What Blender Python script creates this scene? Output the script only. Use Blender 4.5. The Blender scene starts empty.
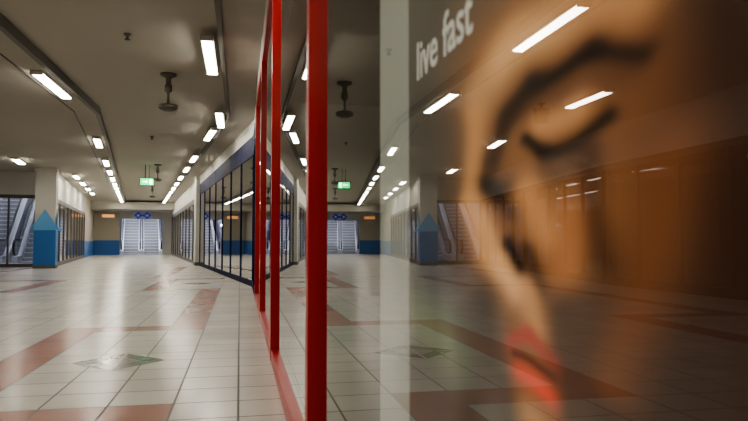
import bpy, math
from mathutils import Vector, Matrix
sc = bpy.context.scene
A = math.radians(11.48)      # camera yaw relative to corridor axis
B = math.radians(8.2)        # bend of the corridor to the left
YB = 13.2                    # where it bends
H = 3.3
XG = 0.265                   # glass line of the red shopfront
SE = 33.0                    # length of the far corridor leg

# ------------------------------------------------------------------ materials
def newmat(name):
    m = bpy.data.materials.new(name); m.use_nodes = True
    nt = m.node_tree; nt.nodes.clear()
    out = nt.nodes.new('ShaderNodeOutputMaterial')
    return m, nt, out
def pbr(name, col, rough=0.5, metal=0.0, emit=None, es=0.0, noise=0.0, nscale=6.0, spec=0.5):
    m, nt, out = newmat(name)
    p = nt.nodes.new('ShaderNodeBsdfPrincipled')
    p.inputs['Base Color'].default_value = (*col, 1)
    p.inputs['Roughness'].default_value = rough
    p.inputs['Metallic'].default_value = metal
    p.inputs['Specular IOR Level'].default_value = spec
    if emit:
        p.inputs['Emission Color'].default_value = (*emit, 1)
        p.inputs['Emission Strength'].default_value = es
    if noise > 0:
        tc = nt.nodes.new('ShaderNodeTexCoord')
        n = nt.nodes.new('ShaderNodeTexNoise'); n.inputs['Scale'].default_value = nscale
        n.inputs['Detail'].default_value = 4
        nt.links.new(tc.outputs['Object'], n.inputs['Vector'])
        mx = nt.nodes.new('ShaderNodeMix'); mx.data_type = 'RGBA'
        mx.inputs[6].default_value = (*[c*(1-noise) for c in col], 1)
        mx.inputs[7].default_value = (*[min(1, c*(1+noise)) for c in col], 1)
        nt.links.new(n.outputs['Fac'], mx.inputs[0])
        nt.links.new(mx.outputs[2], p.inputs['Base Color'])
    nt.links.new(p.outputs[0], out.inputs[0])
    return m
def glassmat(name, tint=(0.9,0.93,0.9), f0=0.09, expo=4.2):
    m, nt, out = newmat(name)
    tr = nt.nodes.new('ShaderNodeBsdfTransparent'); tr.inputs[0].default_value = (*tint, 1)
    gl = nt.nodes.new('ShaderNodeBsdfGlossy'); gl.inputs['Roughness'].default_value = 0.0
    gl.inputs[0].default_value = (0.97, 0.97, 0.97, 1)
    lw = nt.nodes.new('ShaderNodeLayerWeight'); lw.inputs[0].default_value = 0.5
    pw = nt.nodes.new('ShaderNodeMath'); pw.operation = 'POWER'; pw.inputs[1].default_value = expo
    ma = nt.nodes.new('ShaderNodeMath'); ma.operation = 'MULTIPLY_ADD'
    ma.inputs[1].default_value = 1-f0; ma.inputs[2].default_value = f0
    mix = nt.nodes.new('ShaderNodeMixShader')
    L = nt.links.new
    L(lw.outputs['Facing'], pw.inputs[0]); L(pw.outputs[0], ma.inputs[0]); L(ma.outputs[0], mix.inputs[0])
    L(tr.outputs[0], mix.inputs[1]); L(gl.outputs[0], mix.inputs[2]); L(mix.outputs[0], out.inputs[0])
    return m
def tilemat(name, col, var=0.04):
    T = 0.35
    m, nt, out = newmat(name)
    N = nt.nodes.new; L = nt.links.new
    tc = N('ShaderNodeTexCoord'); sep = N('ShaderNodeSeparateXYZ'); L(tc.outputs['Object'], sep.inputs[0])
    def edge(sock):
        d = N('ShaderNodeMath'); d.operation='DIVIDE'; d.inputs[1].default_value=T; L(sock, d.inputs[0])
        f = N('ShaderNodeMath'); f.operation='FRACT'; L(d.outputs[0], f.inputs[0])
        s = N('ShaderNodeMath'); s.operation='SUBTRACT'; s.inputs[1].default_value=0.5; L(f.outputs[0], s.inputs[0])
        a = N('ShaderNodeMath'); a.operation='ABSOLUTE'; L(s.outputs[0], a.inputs[0])
        fl = N('ShaderNodeMath'); fl.operation='FLOOR'; L(d.outputs[0], fl.inputs[0])
        return a.outputs[0], fl.outputs[0]
    ax, fx = edge(sep.outputs[0]); ay, fy = edge(sep.outputs[1])
    mx = N('ShaderNodeMath'); mx.operation='MAXIMUM'; L(ax, mx.inputs[0]); L(ay, mx.inputs[1])
    g = N('ShaderNodeMath'); g.operation='GREATER_THAN'; g.inputs[1].default_value=0.483; L(mx.outputs[0], g.inputs[0])
    cmb = N('ShaderNodeCombineXYZ'); L(fx, cmb.inputs[0]); L(fy, cmb.inputs[1])
    wn = N('ShaderNodeTexWhiteNoise'); wn.noise_dimensions='3D'; L(cmb.outputs[0], wn.inputs['Vector'])
    ns = N('ShaderNodeTexNoise'); ns.inputs['Scale'].default_value=1.3; ns.inputs['Detail'].default_value=5; L(tc.outputs['Object'], ns.inputs['Vector'])
    mr = N('ShaderNodeMapRange'); mr.inputs[3].default_value=1-var; mr.inputs[4].default_value=1+var; L(wn.outputs['Value'], mr.inputs[0])
    mr2 = N('ShaderNodeMapRange'); mr2.inputs[3].default_value=0.84; mr2.inputs[4].default_value=1.08; L(ns.outputs['Fac'], mr2.inputs[0])
    mm = N('ShaderNodeMath'); mm.operation='MULTIPLY'; L(mr.outputs[0], mm.inputs[0]); L(mr2.outputs[0], mm.inputs[1])
    vs = N('ShaderNodeVectorMath'); vs.operation='SCALE'; vs.inputs[0].default_value=col; L(mm.outputs[0], vs.inputs[3])
    mixc = N('ShaderNodeMix'); mixc.data_type='RGBA'; L(g.outputs[0], mixc.inputs[0]); L(vs.outputs[0], mixc.inputs[6])
    mixc.inputs[7].default_value=(0.07,0.055,0.045,1)
    p = N('ShaderNodeBsdfPrincipled'); L(mixc.outputs[2], p.inputs['Base Color'])
    rr = N('ShaderNodeMapRange'); rr.inputs[3].default_value=0.17; rr.inputs[4].default_value=0.30; L(ns.outputs['Fac'], rr.inputs[0])
    ra = N('ShaderNodeMath'); ra.operation='MULTIPLY_ADD'; ra.inputs[1].default_value=0.3; L(g.outputs[0], ra.inputs[0]); L(rr.outputs[0], ra.inputs[2])
    L(ra.outputs[0], p.inputs['Roughness'])
    L(p.outputs[0], out.inputs[0])
    return m

M_tile = tilemat('tile_cream', (0.65,0.62,0.56))
M_tiler = tilemat('tile_terracotta', (0.43,0.20,0.155))
M_diam = pbr('tile_grey', (0.20,0.20,0.18), 0.2, noise=0.15, nscale=9)
M_diam2 = pbr('tile_pale_grey', (0.45,0.44,0.40), 0.15, noise=0.1, nscale=9)
M_ceil = pbr('ceiling_paint', (0.46,0.445,0.39), 0.8, noise=0.03, nscale=2)
M_ceil2 = pbr('ceiling_soffit_paint', (0.42,0.405,0.36), 0.8, noise=0.03, nscale=2)
M_trim = pbr('ceiling_trim_dark', (0.12,0.115,0.10), 0.5)
M_white = pbr('painted_wall', (0.54,0.53,0.49), 0.6, noise=0.04)
M_cool = pbr('cool_white_wall', (0.62,0.62,0.74), 0.6, noise=0.04)
M_cream = pbr('cream_wall', (0.52,0.47,0.37), 0.6, noise=0.05)
M_bluew = pbr('blue_wall', (0.03,0.15,0.42), 0.45, noise=0.05)
M_bluel = pbr('blue_light', (0.13,0.36,0.66), 0.45)
M_red = pbr('red_lacquer', (0.46,0.010,0.008), 0.35)
M_blue = pbr('navy_lacquer', (0.012,0.015,0.06), 0.6, spec=0.1)
M_brown = pbr('bronze_frame', (0.035,0.025,0.018), 0.35, metal=0.4)
M_grey = pbr('grey_frame', (0.11,0.10,0.095), 0.5, metal=0.1)
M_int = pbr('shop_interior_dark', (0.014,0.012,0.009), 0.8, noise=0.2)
M_intb = pbr('shop_interior_brown', (0.07,0.037,0.024), 0.7, noise=0.25, nscale=0.8)
M_intg = pbr('shop_interior_grey', (0.17,0.155,0.135), 0.7, noise=0.25, nscale=0.8)
M_intv = pbr('shop_interior_violet', (0.26,0.24,0.28), 0.7, noise=0.25, nscale=0.8)
M_steel = pbr('brushed_steel', (0.62,0.62,0.68), 0.4, metal=0.2)
M_step = pbr('escalator_step', (0.34,0.35,0.38), 0.4, metal=0.3)
M_black = pbr('black_rubber', (0.012,0.012,0.012), 0.45)
M_house = pbr('lamp_housing', (0.6,0.58,0.5), 0.5)
M_lamp = pbr('lamp_diffuser', (0.9,0.9,0.85), 0.5, emit=(1.0,0.935,0.81), es=36)
M_lampc = pbr('lamp_diffuser_cool', (0.9,0.9,0.9), 0.5, emit=(0.88,0.92,1.0), es=44)
M_exit = pbr('exit_green', (0.02,0.3,0.1), 0.5, emit=(0.03,0.9,0.25), es=2.5)
M_exitw = pbr('exit_white', (0.8,0.9,0.8), 0.5, emit=(0.7,1,0.8), es=6.0)
M_signw = pbr('sign_white', (0.8,0.8,0.8), 0.5)
M_signb = pbr('sign_blue', (0.02,0.05,0.35), 0.4, emit=(0.02,0.05,0.5), es=0.3)
M_signp = pbr('sign_panel', (0.50,0.54,0.66), 0.4)
M_orange = pbr('sign_orange', (0.7,0.3,0.1), 0.5, emit=(1,0.45,0.15), es=0.9)
M_glass = glassmat('shop_glass', (0.90,0.93,0.90), 0.065, 4.2)
M_glass2 = glassmat('shop_glass_dark', (0.60,0.58,0.54), 0.11, 3.8)
M_glass3 = glassmat('balustrade_glass', (0.85,0.87,0.88), 0.08)
M_dome = pbr('pendant_metal', (0.13,0.12,0.10), 0.4, metal=0.3)

# ------------------------------------------------------------------ mesh builder
class MB:
    def __init__(s): s.v=[]; s.f=[]; s.m=[]; s.mats=[]; s.sm=[]
    def mi(s, mat):
        if mat not in s.mats: s.mats.append(mat)
        return s.mats.index(mat)
    def face(s, pts, mat, M=None):
        b=len(s.v)
        for p in pts:
            p=Vector(p); s.v.append(tuple(M@p if M else p))
        s.f.append(tuple(range(b,b+len(pts)))); s.m.append(s.mi(mat)); s.sm.append(False)
    def hexa(s, P, mat, M=None):
        b=len(s.v)
        for p in P:
            p=Vector(p); s.v.append(tuple(M@p if M else p))
        k=s.mi(mat)
        for q in ((3,2,1,0),(4,5,6,7),(0,1,5,4),(1,2,6,5),(2,3,7,6),(3,0,4,7)):
            s.f.append(tuple(b+i for i in q)); s.m.append(k); s.sm.append(False)
    def box(s,x0,x1,y0,y1,z0,z1,mat,M=None):
        s.hexa([(x0,y0,z0),(x1,y0,z0),(x1,y1,z0),(x0,y1,z0),(x0,y0,z1),(x1,y0,z1),(x1,y1,z1),(x0,y1,z1)],mat,M)
    def lathe(s, prof, mat, M=None, n=28, cx=0, cy=0):
        b=len(s.v); k=s.mi(mat)
        for r,z in prof:
            for i in range(n):
                a=2*math.pi*i/n; p=Vector((cx+r*math.cos(a),cy+r*math.sin(a),z)); s.v.append(tuple(M@p if M else p))
        for j in range(len(prof)-1):
            for i in range(n):
                i2=(i+1)%n
                s.f.append((b+j*n+i,b+j*n+i2,b+(j+1)*n+i2,b+(j+1)*n+i)); s.m.append(k); s.sm.append(True)
        s.f.append(tuple(b+i for i in range(n))[::-1]); s.m.append(k); s.sm.append(False)
        e=b+(len(prof)-1)*n
        s.f.append(tuple(e+i for i in range(n))); s.m.append(k); s.sm.append(False)
    def tube(s, pts, w, h, mat, M=None):
        n=8; b=len(s.v); k=s.mi(mat)
        P=[Vector(p) for p in pts]
        for i,p in enumerate(P):
            t=(P[min(i+1,len(P)-1)]-P[max(i-1,0)]).normalized()
            sd=Vector((1,0,0)); up=sd.cross(t).normalized()
            for j in range(n):
                a=2*math.pi*j/n; q=p+sd*math.cos(a)*w+up*math.sin(a)*h
                s.v.append(tuple(M@q if M else q))
        for i in range(len(P)-1):
            for j in range(n):
                j2=(j+1)%n
                s.f.append((b+i*n+j,b+i*n+j2,b+(i+1)*n+j2,b+(i+1)*n+j)); s.m.append(k); s.sm.append(True)
        s.f.append(tuple(b+j for j in range(n))[::-1]); s.m.append(k); s.sm.append(False)
        e=b+(len(P)-1)*n
        s.f.append(tuple(e+j for j in range(n))); s.m.append(k); s.sm.append(False)
    def sweep(s,l0,l1,z0,z1,s0,s1,mat):
        def pts(l):
            r=[]
            r.append((l,YB+s0) if s0<0 else Pt(l,s0))
            if s0<-0.6 and s1>0.6: r.append((l,YB+l*math.tan(B/2)))
            r.append((l,YB+s1) if s1<=0 else Pt(l,s1))
            return r
        a=pts(l0); c=pts(l1)
        for i in range(len(a)-1):
            s.hexa([(*a[i],z0),(*c[i],z0),(*c[i+1],z0),(*a[i+1],z0),(*a[i],z1),(*c[i],z1),(*c[i+1],z1),(*a[i+1],z1)],mat)
    def done(s,name,parent=None,bevel=0):
        me=bpy.data.meshes.new(name); me.from_pydata(s.v,[],s.f)
        for m in s.mats: me.materials.append(m)
        me.polygons.foreach_set('material_index',s.m)
        me.polygons.foreach_set('use_smooth',s.sm)
        me.update()
        o=bpy.data.objects.new(name,me); sc.collection.objects.link(o)
        if parent: o.parent=parent
        if bevel:
            bm=o.modifiers.new('bevel','BEVEL'); bm.width=bevel; bm.segments=2; bm.limit_method='ANGLE'
        return o
def empty(name):
    e=bpy.data.objects.new(name,None); sc.collection.objects.link(e); return e
def Pt(l,s):
    if s<0: return (l,YB+s)
    return (l*math.cos(B)-s*math.sin(B), YB+l*math.sin(B)+s*math.cos(B))
def frameM(a,b):
    a=Vector((*a,0)); b=Vector((*b,0)); x=(b-a).normalized(); z=Vector((0,0,1)); y=z.cross(x)
    M=Matrix.Identity(4)
    for i in range(3): M[i][0]=x[i]; M[i][1]=y[i]; M[i][2]=z[i]; M[i][3]=a[i]
    return M,(b-a).length
def corrM(l,s):
    x,y=Pt(l,s); return Matrix.Translation((x,y,0))@Matrix.Rotation(B if s>0 else 0,4,'Z')

# ------------------------------------------------------------------ floor
T=0.35
fb=MB()
ix0,ix1=-46,16; iy0,iy1=-14,166
red=set()
def rc(xa,xb,ya,yb):
    for i in range(math.floor(xa/T+.5),math.floor(xb/T+.5)):
        for j in range(math.floor(ya/T+.5),math.floor(yb/T+.5)): red.add((i,j))
def meander(xb,xbulge):
    w=T
    lo,hi=min(xb,xbulge),max(xb,xbulge)
    for k in range(2):
        y0=3.5+k*9.1; 
        rc(lo,hi+w,y0,y0+w); rc(lo,hi+w,y0+3.5,y0+3.5+w)
        rc(xbulge,xbulge+w,y0,y0+3.85)
    rc(xb,xb+w,-4,3.85)
    rc(xb,xb+w,7.0,12.95)
    rc(xb-1.4,xb-1.4+w,17,24)
meander(-0.7,-1.75)
meander(-5.6,-4.2)
for i in range(ix0,ix1):
    for j in range(iy0,iy1):
        fb.face([(i*T,j*T,0),((i+1)*T,j*T,0),((i+1)*T,(j+1)*T,0),(i*T,(j+1)*T,0)], M_tiler if (i,j) in red else M_tile)
fb.done('floor')
db=MB()
for (cx,cy) in ((-0.875,5.25),(-0.875,14.5),(-4.9,5.425)):
    r=0.34; g=0.010; r2=.15
    for a0 in range(4):
        ang=a0*math.pi/2
        c,s_=math.cos(ang),math.sin(ang)
        def R(x,y): return (cx+x*c-y*s_, cy+x*s_+y*c)
        db.face([(*p,0.0025) for p in (R(r2+g,g),R(r,g),R(g,r),R(g,r2+g))],M_diam)
        db.face([(*p,0.0025) for p in (R(g,g),R(r2,g),R(g,r2))],M_diam2)
db.done('floor_diamond_inlay')

# ------------------------------------------------------------------ ceiling
cb=MB()
cb.sweep(-2.6,-0.25,H+0.10,H+0.25,-18,SE+.2,M_ceil)
cb.sweep(-0.25,3.2,H,H+0.15,-18,SE+.2,M_ceil2)
cb.sweep(-4.75,-2.6,H,H+0.15,-18,SE+.2,M_ceil2)
cb.sweep(-9.6,-4.75,H,H+0.15,-18,13.2,M_ceil2)
cb.sweep(-4.6,.3,2.85,H,SE-3.2,SE,M_ceil2)
cb.done('ceiling')
tb=MB()
tb.sweep(-2.66,-2.59,H-0.035,H+0.10,-18,SE-3.2,M_trim)
tb.sweep(-0.27,-0.21,H-0.03,H+0.10,-18,SE-3.2,M_trim)
tb.sweep(-3.04,-3.02,H-0.012,H,-18,SE-3.2,M_trim)
tb.done('trim_ceiling')

# ------------------------------------------------------------------ lights
def lamp(l,s,length=1.5,w=0.11,mat=None,z=H,drop=0.05):
    M=corrM(l,s); b=MB()
    b.box(-w/2-.02,w/2+.02,-length/2-.03,length/2+.03,z-drop+.012,z,M_house,M)
    b.box(-w/2,w/2,-length/2,length/2,z-drop-.012,z-drop+.012,mat or M_lamp,M)
    b.box(-w/2-.02,w/2+.02,-length/2-.04,-length/2,z-drop-.016,z-drop+.012,M_house,M)
    b.box(-w/2-.02,w/2+.02,length/2,length/2+.04,z-drop-.016,z-drop+.012,M_house,M)
    b.done('fluorescent_ceiling_light')
for y in (-3.2,0.7,4.65,8.65,13.1): lamp(-0.40,y-YB,1.6)
for s in (1.9,6.4,9.4,12.4,15.2,17.8,20.2,22.4,24.6,26.7,28.6): lamp(-0.40,s,1.5)
for y in (-1.2,2.8,6.75,10.75): lamp(-2.82,y-YB,1.6,.12)
for s in (4.0,8.3,11.2,13.8,16.3,18.6,20.8,22.9,24.9,26.8,28.7): lamp(-2.82,s,1.5,.12)
for y in (1.0,5.5,10.0): lamp(-5.15,y-YB,1.3,.14)
for s in (2.6,8.8): lamp(-5.25,s,1.3,.16)
for s in (13.4,16.4,19.4,22.4): lamp(-4.05,s,1.3,.14)

# ------------------------------------------------------------------ shopfronts
def shopfront(name,a,b,n,ztop,fm,gm,im,fw=0.06,fd=0.05,top=0.12,bot=0.1,mull=None,depth=2.5,transom=None,inner=True):
    M,L=frameM(a,b); e=empty(name)
    f=MB()
    f.box(0,L,-fd/2,fd/2,0,bot,fm,M); f.box(0,L,-fd/2,fd/2,ztop-top,ztop,fm,M)
    xs=mull if mull else [L*i/n for i in range(n+1)]
    for x in xs: f.box(x-fw/2,x+fw/2,-fd/2-.004,fd/2+.004,0,ztop,fm,M)
    if transom: f.box(0,L,-fd/2,fd/2,transom-.03,transom+.03,fm,M)
    f.done('frame',e,bevel=0.004)
    g=MB(); g.face([(0,0,bot),(L,0,bot),(L,0,ztop-top),(0,0,ztop-top)],gm,M); g.done('glazing',e)
    if inner:
        i=MB()
        i.box(0,L,-depth-.05,-depth,0.0,H,im,M)
        i.box(0,.04,-depth,-.1,0.0,H,im,M); i.box(L-.04,L,-depth,-.1,0.0,H,im,M)
        i.box(0,L,-depth,-.1,-.02,0.012,M_int,M)
        i.box(0,L,-depth,-.1,ztop,ztop+.05,im,M)
        i.done('interior',e)
    return e
def vtx(l): return (l,YB+l*math.tan(B/2))
Y0=-3.2
shopfront('red_shopfront',(XG,Y0),(XG,10.5),0,3.1,M_red,M_glass,M_int,fw=0.085,fd=0.06,top=0.09,bot=0.085,
          mull=[0.04,-0.43-Y0,2.33-Y0,5.09-Y0,7.84-Y0,10.46-Y0])
v=vtx(XG)
shopfront('blue_shopfront',(XG,10.56),v,2,3.0,M_blue,M_glass2,M_intv,fw=0.09,fd=0.05,top=0.40,bot=0.12)
shopfront('blue_shopfront',v,Pt(XG,11.9),7,3.0,M_blue,M_glass2,M_intv,fw=0.055,fd=0.03,top=0.40,bot=0.12)
shopfront('grey_shopfront',Pt(XG,12.9),Pt(XG,SE-.3),9,2.6,M_grey,M_glass2,M_intg,fw=0.07,fd=0.06,top=0.2,bot=0.12)
vl=vtx(-7.0)
shopfront('bronze_shopfront',vl,(-7.0,-4.6),14,2.5,M_brown,M_glass2,M_intb,fw=0.06,fd=0.08,top=0.12,bot=0.16)
shopfront('bronze_shopfront',Pt(-7.0,12.4),vl,10,2.5,M_brown,M_glass2,M_intg,fw=0.06,fd=0.08,top=0.12,bot=0.16)
shopfront('grey_shopfront',Pt(-4.6,25.6),Pt(-4.6,12.2),9,2.4,M_grey,M_glass2,M_intg,fw=0.07,fd=0.06,top=0.15,bot=0.15,depth=0.12,inner=False)
shopfront('grey_shopfront',Pt(-5.15,12.5),Pt(-7.0,12.5),2,2.5,M_grey,M_glass3,M_intg,fw=0.06,fd=0.06,top=0.12,bot=0.12,inner=False)

w=MB(); w.sweep(XG-.03,XG+.2,3.1,H,-17.0,-2.7,M_white); w.sweep(XG-.01,XG+.2,3.0,H,-2.64,12.0,M_white)
w.sweep(XG-.02,XG+.2,2.6,H,12.8,SE,M_white)
w.done('wall_right')
w=MB(); w.sweep(-7.2,-6.97,2.5,H,-18,12.5,M_white)
w.sweep(-4.8,-4.57,2.4,H,12.2,25.6,M_white)
w.sweep(-4.8,-4.72,0,2.4,21.8,25.6,M_intg)
w.sweep(-4.8,-4.58,0.9,H,25.6,SE,M_cream); w.sweep(-4.8,-4.57,0,0.9,25.6,SE,M_bluew)
w.sweep(-9.4,-9.2,0,6,11.2,26,M_cool)
w.sweep(-7.0,-4.8,2.5,H,12.45,12.6,M_white)
w.done('wall_left')
w=MB(); w.box(-9.5,3.5,-5,-4.85,0,H,M_white); w.done('wall_back')
p=MB(); Mx=corrM(XG-.1,12.4)
p.box(-.05,.55,-.42,.42,0,H,M_white,Mx); p.box(-.07,.56,-.44,.44,0,.12,M_grey,Mx); p.done('wall_pier_right')

# end wall with opening for the escalators
w=MB()
M=corrM(0,SE)
w.box(-4.7,-3.0,0,.2,0.95,H+.2,M_cream,M); w.box(-4.7,-3.0,-.01,.2,0,0.95,M_bluew,M)
w.box(-.3,1.2,0,.2,0,H+.2,M_white,M)
w.box(-3.0,-.3,0,.2,2.35,H+.2,M_white,M)
w.box(-5.5,1.5,9,9.2,0,8,M_cool,M)
w.box(-3.6,-3.4,.2,9,0,8,M_cool,M); w.box(.2,.4,.2,9,0,8,M_cool,M)
w.done('wall_end')
w=MB(); w.box(-3.4,.2,.2,9,7.2,7.3,M_ceil,M); w.done('ceiling_escalator_hall')
for dy in (1.5,3.5,6.0):
    b=MB(); b.box(-2.8,-.5,dy,dy+.25,7.06,7.14,M_lampc,M); b.box(-2.85,-.45,dy-.05,dy+.3,7.14,7.2,M_house,M); b.done('fluorescent_ceiling_light')
b=MB(); b.box(-3.36,-3.28,.6,3.0,2.0,2.12,M_lampc,M); b.box(-3.4,-3.36,.55,3.05,1.96,2.16,M_house,M); b.done('wall_light')
b=MB(); b.box(.08,.16,.6,3.0,2.0,2.12,M_lampc,M); b.box(.16,.2,.55,3.05,1.96,2.16,M_house,M); b.done('wall_light')

# directional sign
b=MB(); b.box(-2.25,-.95,-.06,-.01,2.32,2.84,M_signp,M)
def diam(cx,cz,r,mat,y):
    b.face([(cx-r,y,cz),(cx,y,cz-r),(cx+r,y,cz),(cx,y,cz+r)],mat,M)
for cx in (-1.88,-1.32):
    diam(cx,2.58,.25,M_signb,-.064); diam(cx,2.58,.11,M_signw,-.067)
b.face([(-1.70,-.064,2.52),(-1.50,-.064,2.52),(-1.50,-.064,2.64),(-1.70,-.064,2.64)],M_signb,M)
b.done('directional_sign')
b=MB(); b.box(-4.1,-3.3,-.05,-.005,2.4,2.65,M_signp,M); b.box(-4.07,-3.33,-.056,-.05,2.43,2.62,M_orange,M); b.done('shop_sign')

# ------------------------------------------------------------------ escalators
def escalator(M,run=6.5,W=0.62,flat=0.9):
    b=MB(); ang=math.radians(30); ta=math.tan(ang)
    def base(y): return 0 if y<flat else (y-flat)*ta
    y=flat
    b.box(-W+.14,W-.14,-.35,flat,0.012,.05,M_step,M)
    while y<flat+run:
        z=base(y)
        b.box(-W+.14,W-.14,y,y+.40,z-.12 if z>.14 else .01,z+.20,M_step,M); 
        b.box(-W+.14,W-.14,y-.006,y+.02,z+.17,z+.204,M_signw,M)
        y+=.36
    for sx in (-1,1):
        xa,xb=sorted((sx*(W-.14),sx*(W+.06)))
        prl=[(-.5,.003),(flat+.9,.003),(flat+run,run*ta-.5),(flat+run,run*ta+.30),(flat,.30),(-.5,.27)]
        for x in (xa,xb): b.face([(x,q[0],q[1]) for q in prl],M_steel,M)
        for i in range(len(prl)):
            q,r=prl[i],prl[(i+1)%len(prl)]
            b.face([(xa,*q),(xb,*q),(xb,*r),(xa,*r)],M_steel,M)
        xc=sx*(W-.04)
        gp=[(xc,-.55,.3),(xc,flat,.3),(xc,flat+run,run*ta+.3),(xc,flat+run,run*ta+.9),(xc,flat,.92),(xc,-.5,.92),(xc,-.68,.75),(xc,-.72,.55)]
        b.face(gp,M_glass3,M)
        hp=[(xc,-.40,.34),(xc,-.62,.36),(xc,-.76,.48),(xc,-.80,.64),(xc,-.75,.80),(xc,-.62,.91),(xc,-.45,.95),(xc,flat-.3,.95),(xc,flat+.1,.98),(xc,flat+.4,1.12),(xc,flat+run,run*ta+.95)]
        b.tube(hp,.045,.03,M_black,M)
    return b.done('escalator')
escalator(corrM(-2.30,SE+1.0)); escalator(corrM(-0.98,SE+1.0))
escalator(corrM(-6.0,17.6),6.0)
escalator(corrM(-7.7,17.6),6.0)
w=MB(); w.sweep(-9.4,-4.7,0,6,25.4,25.6,M_cool); w.sweep(-9.4,-4.7,H+.15,6,13.2,13.3,M_white)
w.sweep(-4.84,-4.80,0,6,12.6,25.6,M_cool); w.done('wall_escalator_bay')
w=MB(); w.sweep(-9.4,-4.7,6,6.1,13.2,25.6,M_ceil); w.done('ceiling_escalator_bay')
for s in (14.5,17.5,21,24): lamp(-7.0,s,1.6,.25,M_lampc,6.0)  # lamps added high in the bay to brighten the left escalators

# ------------------------------------------------------------------ column
Mx=corrM(-4.76,11.3); b=MB()
hw=.31
b.box(-hw,hw,-hw,hw,0,H,M_white,Mx)
b.box(-hw-.02,hw+.02,-hw-.02,hw+.02,0,1.40,M_bluew,Mx)
b.box(-hw-.03,hw+.03,-hw-.03,hw+.03,0,.1,M_grey,Mx)
b.box(-hw-.03,hw+.03,-hw-.03,hw+.03,H-.12,H,M_white,Mx)
for k in range(4):
    R=Mx@Matrix.Rotation(k*math.pi/2,4,'Z'); y0=-hw-.045
    b.face([(-.46,y0,1.25),(.46,y0,1.25),(0,y0,1.95)],M_bluel,R)
    b.face([(-.46,y0+.02,1.25),(0,y0+.02,1.95),(.46,y0+.02,1.25)],M_bluel,R)
b.done('square_column')

# ------------------------------------------------------------------ ceiling devices
def pendant(l,s):
    M=corrM(l,s); b=MB(); z=H+.10
    b.lathe([(.12,z),(.12,z-.03),(.06,z-.055),(.04,z-.07),(.04,z-.16),(.055,z-.17),(.055,z-.26),(.03,z-.28),(.018,z-.30),(.018,z-.44),(.05,z-.45),(.135,z-.475),(.145,z-.51),(.12,z-.54),(.05,z-.565)],M_dome,M)
    b.done('pendant_detector')
pendant(-1.07,10.2-YB); pendant(-1.3,9.5); pendant(-1.3,18)
def sprinkler(l,s):
    M=corrM(l,s); b=MB(); z=H+.1
    b.lathe([(.05,z),(.05,z-.01),(.02,z-.03),(.015,z-.06),(.035,z-.065),(.035,z-.075),(.005,z-.08)],M_dome,M,16); b.done('ceiling_sprinkler')
sprinkler(-1.35,8.3-YB); sprinkler(-1.6,3.5)
M=Matrix.Translation((-4.6,10.6,0))@Matrix.Rotation(.5,4,'Z'); b=MB(); HC=H-.001
b.lathe([(.06,HC),(.06,HC-.02),(.02,HC-.03),(.02,HC-.16)],M_black,M,16)
b.box(-.11,.11,-.22,.18,H-.32,H-.15,M_black,M); b.box(-.13,.13,-.26,.20,H-.15,H-.135,M_black,M)
b.box(-.05,.05,-.29,-.2,H-.29,H-.19,M_black,M)
b.done('security_camera')
M=corrM(-1.55,9.9); b=MB()
b.box(-.02,-.0,-.01,.01,2.98,H+.1,M_black,M); b.box(-.14,-.12,-.01,.01,2.98,H+.1,M_black,M)
b.box(-.30,.16,-.04,.04,2.72,2.98,M_black,M); b.box(-.28,.14,-.046,.046,2.74,2.96,M_exit,M)
b.box(-.22,-.1,-.05,-.046,2.84,2.87,M_exitw,M)
b.face([(-.10,-.05,2.80),(-.04,-.05,2.855),(-.10,-.05,2.91)],M_exitw,M)
b.box(0,.09,-.05,-.046,2.77,2.93,M_exitw,M)
b.done('exit_sign')

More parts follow.
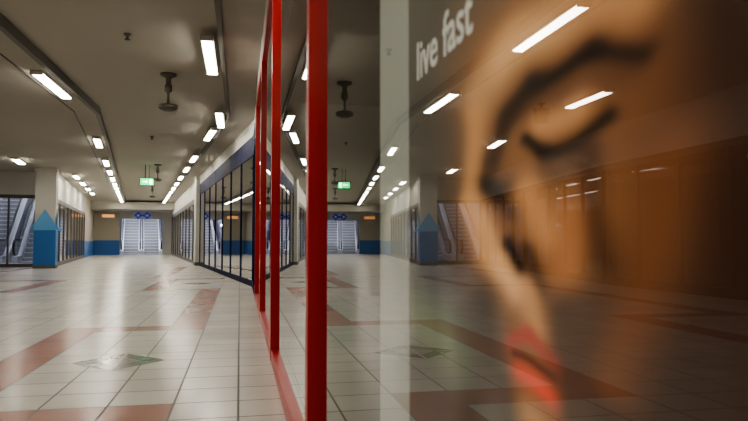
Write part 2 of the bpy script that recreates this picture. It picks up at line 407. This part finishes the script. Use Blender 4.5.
# ------------------------------------------------------------------ poster (tight close-up of a tilted face, eyes lowered)
XP=XG+0.098
strokes=[ # (Y,h),(Y,h),radius,rgb,strength  (print painted in poster coordinates)
 ((1.08,1.22),(1.0,1.36),.10,(.10,.07,.045),.8),
 # face mass
 ((.88,1.16),(.86,.92),.17,(.22,.098,.042),1.0),
 ((.68,1.18),(.62,.95),.15,(.19,.078,.031),1.0),
 ((.84,.88),(.76,.68),.095,(.18,.075,.032),.97),
 ((.56,1.10),(.50,1.0),.09,(.13,.048,.019),.95),
 ((.60,1.24),(.44,1.18),.07,(.09,.042,.022),.9),
 ((.42,1.22),(.44,.62),.07,(.035,.015,.009),.95),
 ((.32,1.30),(.33,.60),.09,(.020,.010,.007),1.0),
 ((.57,.82),(.62,.66),.075,(.020,.010,.007),.95),
 ((.50,.98),(.60,.76),.045,(.13,.046,.018),.8),
 # forehead light
 ((.97,1.13),(.86,1.17),.06,(.40,.21,.10),.9),
 ((.86,1.165),(.68,1.165),.055,(.54,.29,.14),.92),
 ((.68,1.165),(.55,1.13),.045,(.35,.165,.072),.9),
 # far cheek edge
 ((.985,1.10),(1.0,.97),.040,(.42,.20,.085),.9),
 ((1.0,.96),(.95,.88),.04,(.50,.245,.11),.92),
 # soft socket shade under the brow
 ((.58,1.065),(.80,1.070),.035,(.09,.036,.017),.75),
 # brow : sweeps from near side over to the far eye
 ((.545,1.075),(.63,1.098),.020,(.020,.009,.006),.95),
 ((.63,1.098),(.77,1.098),.025,(.010,.005,.004),.97),
 ((.77,1.098),(.86,1.075),.030,(.014,.007,.005),.96),
 ((.86,1.075),(.915,1.02),.036,(.030,.013,.008),.93),
 ((.93,.985),(.855,.965),.038,(.005,.003,.003),1.0),
 ((.855,.965),(.83,.94),.028,(.02,.009,.006),.9),
 # lowered lid, lash line
 ((.76,1.043),(.67,1.043),.030,(.42,.20,.09),.85),
 ((.80,1.030),(.74,1.008),.017,(.006,.004,.003),.97),
 ((.74,1.008),(.66,1.004),.021,(.005,.003,.003),.98),
 ((.66,1.004),(.60,1.026),.016,(.006,.004,.003),.97),
 ((.74,.985),(.64,.985),.026,(.08,.032,.015),.85),
 # cheek lights
 ((.79,.96),(.74,.91),.042,(.44,.20,.085),.88),
 ((.66,.93),(.70,.87),.040,(.33,.13,.052),.85),
 ((.635,.99),(.62,.88),.028,(.05,.020,.010),.8),
 # nose
 ((.955,.93),(.90,.875),.034,(.54,.28,.13),.93),
 ((.89,.87),(.83,.835),.036,(.60,.32,.155),.95),
 ((.860,.898),(.82,.862),.022,(.012,.006,.005),.97),
 ((.80,.885),(.765,.84),.022,(.05,.02,.010),.88),
 ((.80,.83),(.77,.79),.030,(.42,.20,.09),.85),
 # mouth
 ((.845,.764),(.79,.778),.020,(.30,.04,.025),.92),
 ((.79,.778),(.71,.760),.018,(.30,.04,.025),.92),
 ((.835,.748),(.725,.742),.009,(.02,.006,.005),.94),
 ((.82,.724),(.74,.720),.025,(.55,.075,.045),.95),
 ((.80,.672),(.76,.662),.045,(.38,.185,.085),.85),
 ((.70,.82),(.67,.70),.035,(.05,.022,.012),.88),
 ((.955,.80),(.89,.67),.055,(.030,.019,.012),.93),
 ((1.30,.74),(1.15,.72),.10,(.10,.13,.055),.6),
]
def seg(p,a,b):
    px,py=p[0],p[1]*2; ax,ay=a[0],a[1]*2; bx,by=b[0],b[1]*2
    dx,dy=bx-ax,by-ay; d2=dx*dx+dy*dy
    t=0 if d2==0 else max(0,min(1,((px-ax)*dx+(py-ay)*dy)/d2))
    return math.hypot(px-ax-t*dx,py-ay-t*dy)
def pcol(Y,h):
    g=max(0,min(1,(h-.8)/.5))
    c=[.026+.038*g,.021+.034*g,.016+.028*g]
    q=(Y+.005*math.sin(h*31),h+.003*math.sin(Y*37))
    for a,b_,r,col,st in strokes:
        d=seg(q,a,b_)/(r*1.2)
        k=st*math.exp(-(d**2.1)) if d<3 else 0
        c=[c[i]*(1-k)+col[i]*k for i in range(3)]
    return c
NY,NZ=240,260; ya,yb=0.10,1.40; za,zb=0.35,1.75
me=bpy.data.meshes.new('poster_print'); vs=[];fs=[];cols=[]
for j in range(NZ+1):
    for i in range(NY+1):
        Y=ya+(yb-ya)*i/NY; h=za+(zb-za)*j/NZ
        vs.append((XP,Y,h)); cols+= [*pcol(Y,h),1.0]
for j in range(NZ):
    for i in range(NY):
        a=j*(NY+1)+i; fs.append((a,a+NY+1,a+NY+2,a+1))
me.from_pydata(vs,[],fs); ca=me.color_attributes.new('print','FLOAT_COLOR','POINT'); ca.data.foreach_set('color',cols); me.update()
m,nt,out=newmat('poster_print')
at=nt.nodes.new('ShaderNodeAttribute'); at.attribute_name='print'
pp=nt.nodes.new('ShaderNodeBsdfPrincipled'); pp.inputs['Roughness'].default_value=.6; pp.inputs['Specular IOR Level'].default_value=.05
nt.links.new(at.outputs['Color'],pp.inputs['Base Color']); nt.links.new(at.outputs['Color'],pp.inputs['Emission Color']); pp.inputs['Emission Strength'].default_value=.95  # print emits its own colours, glow added to brighten the poster
nt.links.new(pp.outputs[0],out.inputs[0]); me.materials.append(m)
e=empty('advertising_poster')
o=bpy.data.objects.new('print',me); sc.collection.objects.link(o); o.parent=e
b=MB(); M_margin=pbr('poster_margin',(.42,.43,.38),.5,emit=(.42,.44,.39),es=.25)  # margin colour also given a faint added glow
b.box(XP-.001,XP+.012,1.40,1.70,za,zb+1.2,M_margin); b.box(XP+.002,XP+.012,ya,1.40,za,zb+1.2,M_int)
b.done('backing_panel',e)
tc=bpy.data.curves.new('slogan','FONT'); tc.body='live fast'; tc.size=.112; tc.extrude=.0005; tc.offset=.001
tc.materials.append(pbr('slogan_ink',(.6,.58,.54),.5,emit=(.6,.58,.52),es=.5))  # slight glow added to the lettering, not a lit sign
to=bpy.data.objects.new('slogan',tc); sc.collection.objects.link(to); to.parent=e
TM=Matrix(((0,0,-1,XP-.003),(-1,0,0,1.325),(0,1,0,1.235),(0,0,0,1)))
to.matrix_world=TM

# ------------------------------------------------------------------ world, camera
wd=bpy.data.worlds.new('w'); sc.world=wd; wd.use_nodes=True
wd.node_tree.nodes['Background'].inputs[0].default_value=(.05,.045,.035,1); wd.node_tree.nodes['Background'].inputs[1].default_value=.3
try: sc.view_settings.look='AgX - Medium High Contrast'
except Exception as ex: print(ex)
cam=bpy.data.cameras.new('camera'); co=bpy.data.objects.new('camera',cam); sc.collection.objects.link(co)
cam.sensor_width=36; cam.lens=36*660/748; cam.clip_start=.02; cam.clip_end=200
co.location=(0,0,.9); co.rotation_euler=(math.radians(90+2.65),0,-A)
cam.dof.use_dof=True; cam.dof.focus_distance=8; cam.dof.aperture_fstop=4.2
sc.camera=co
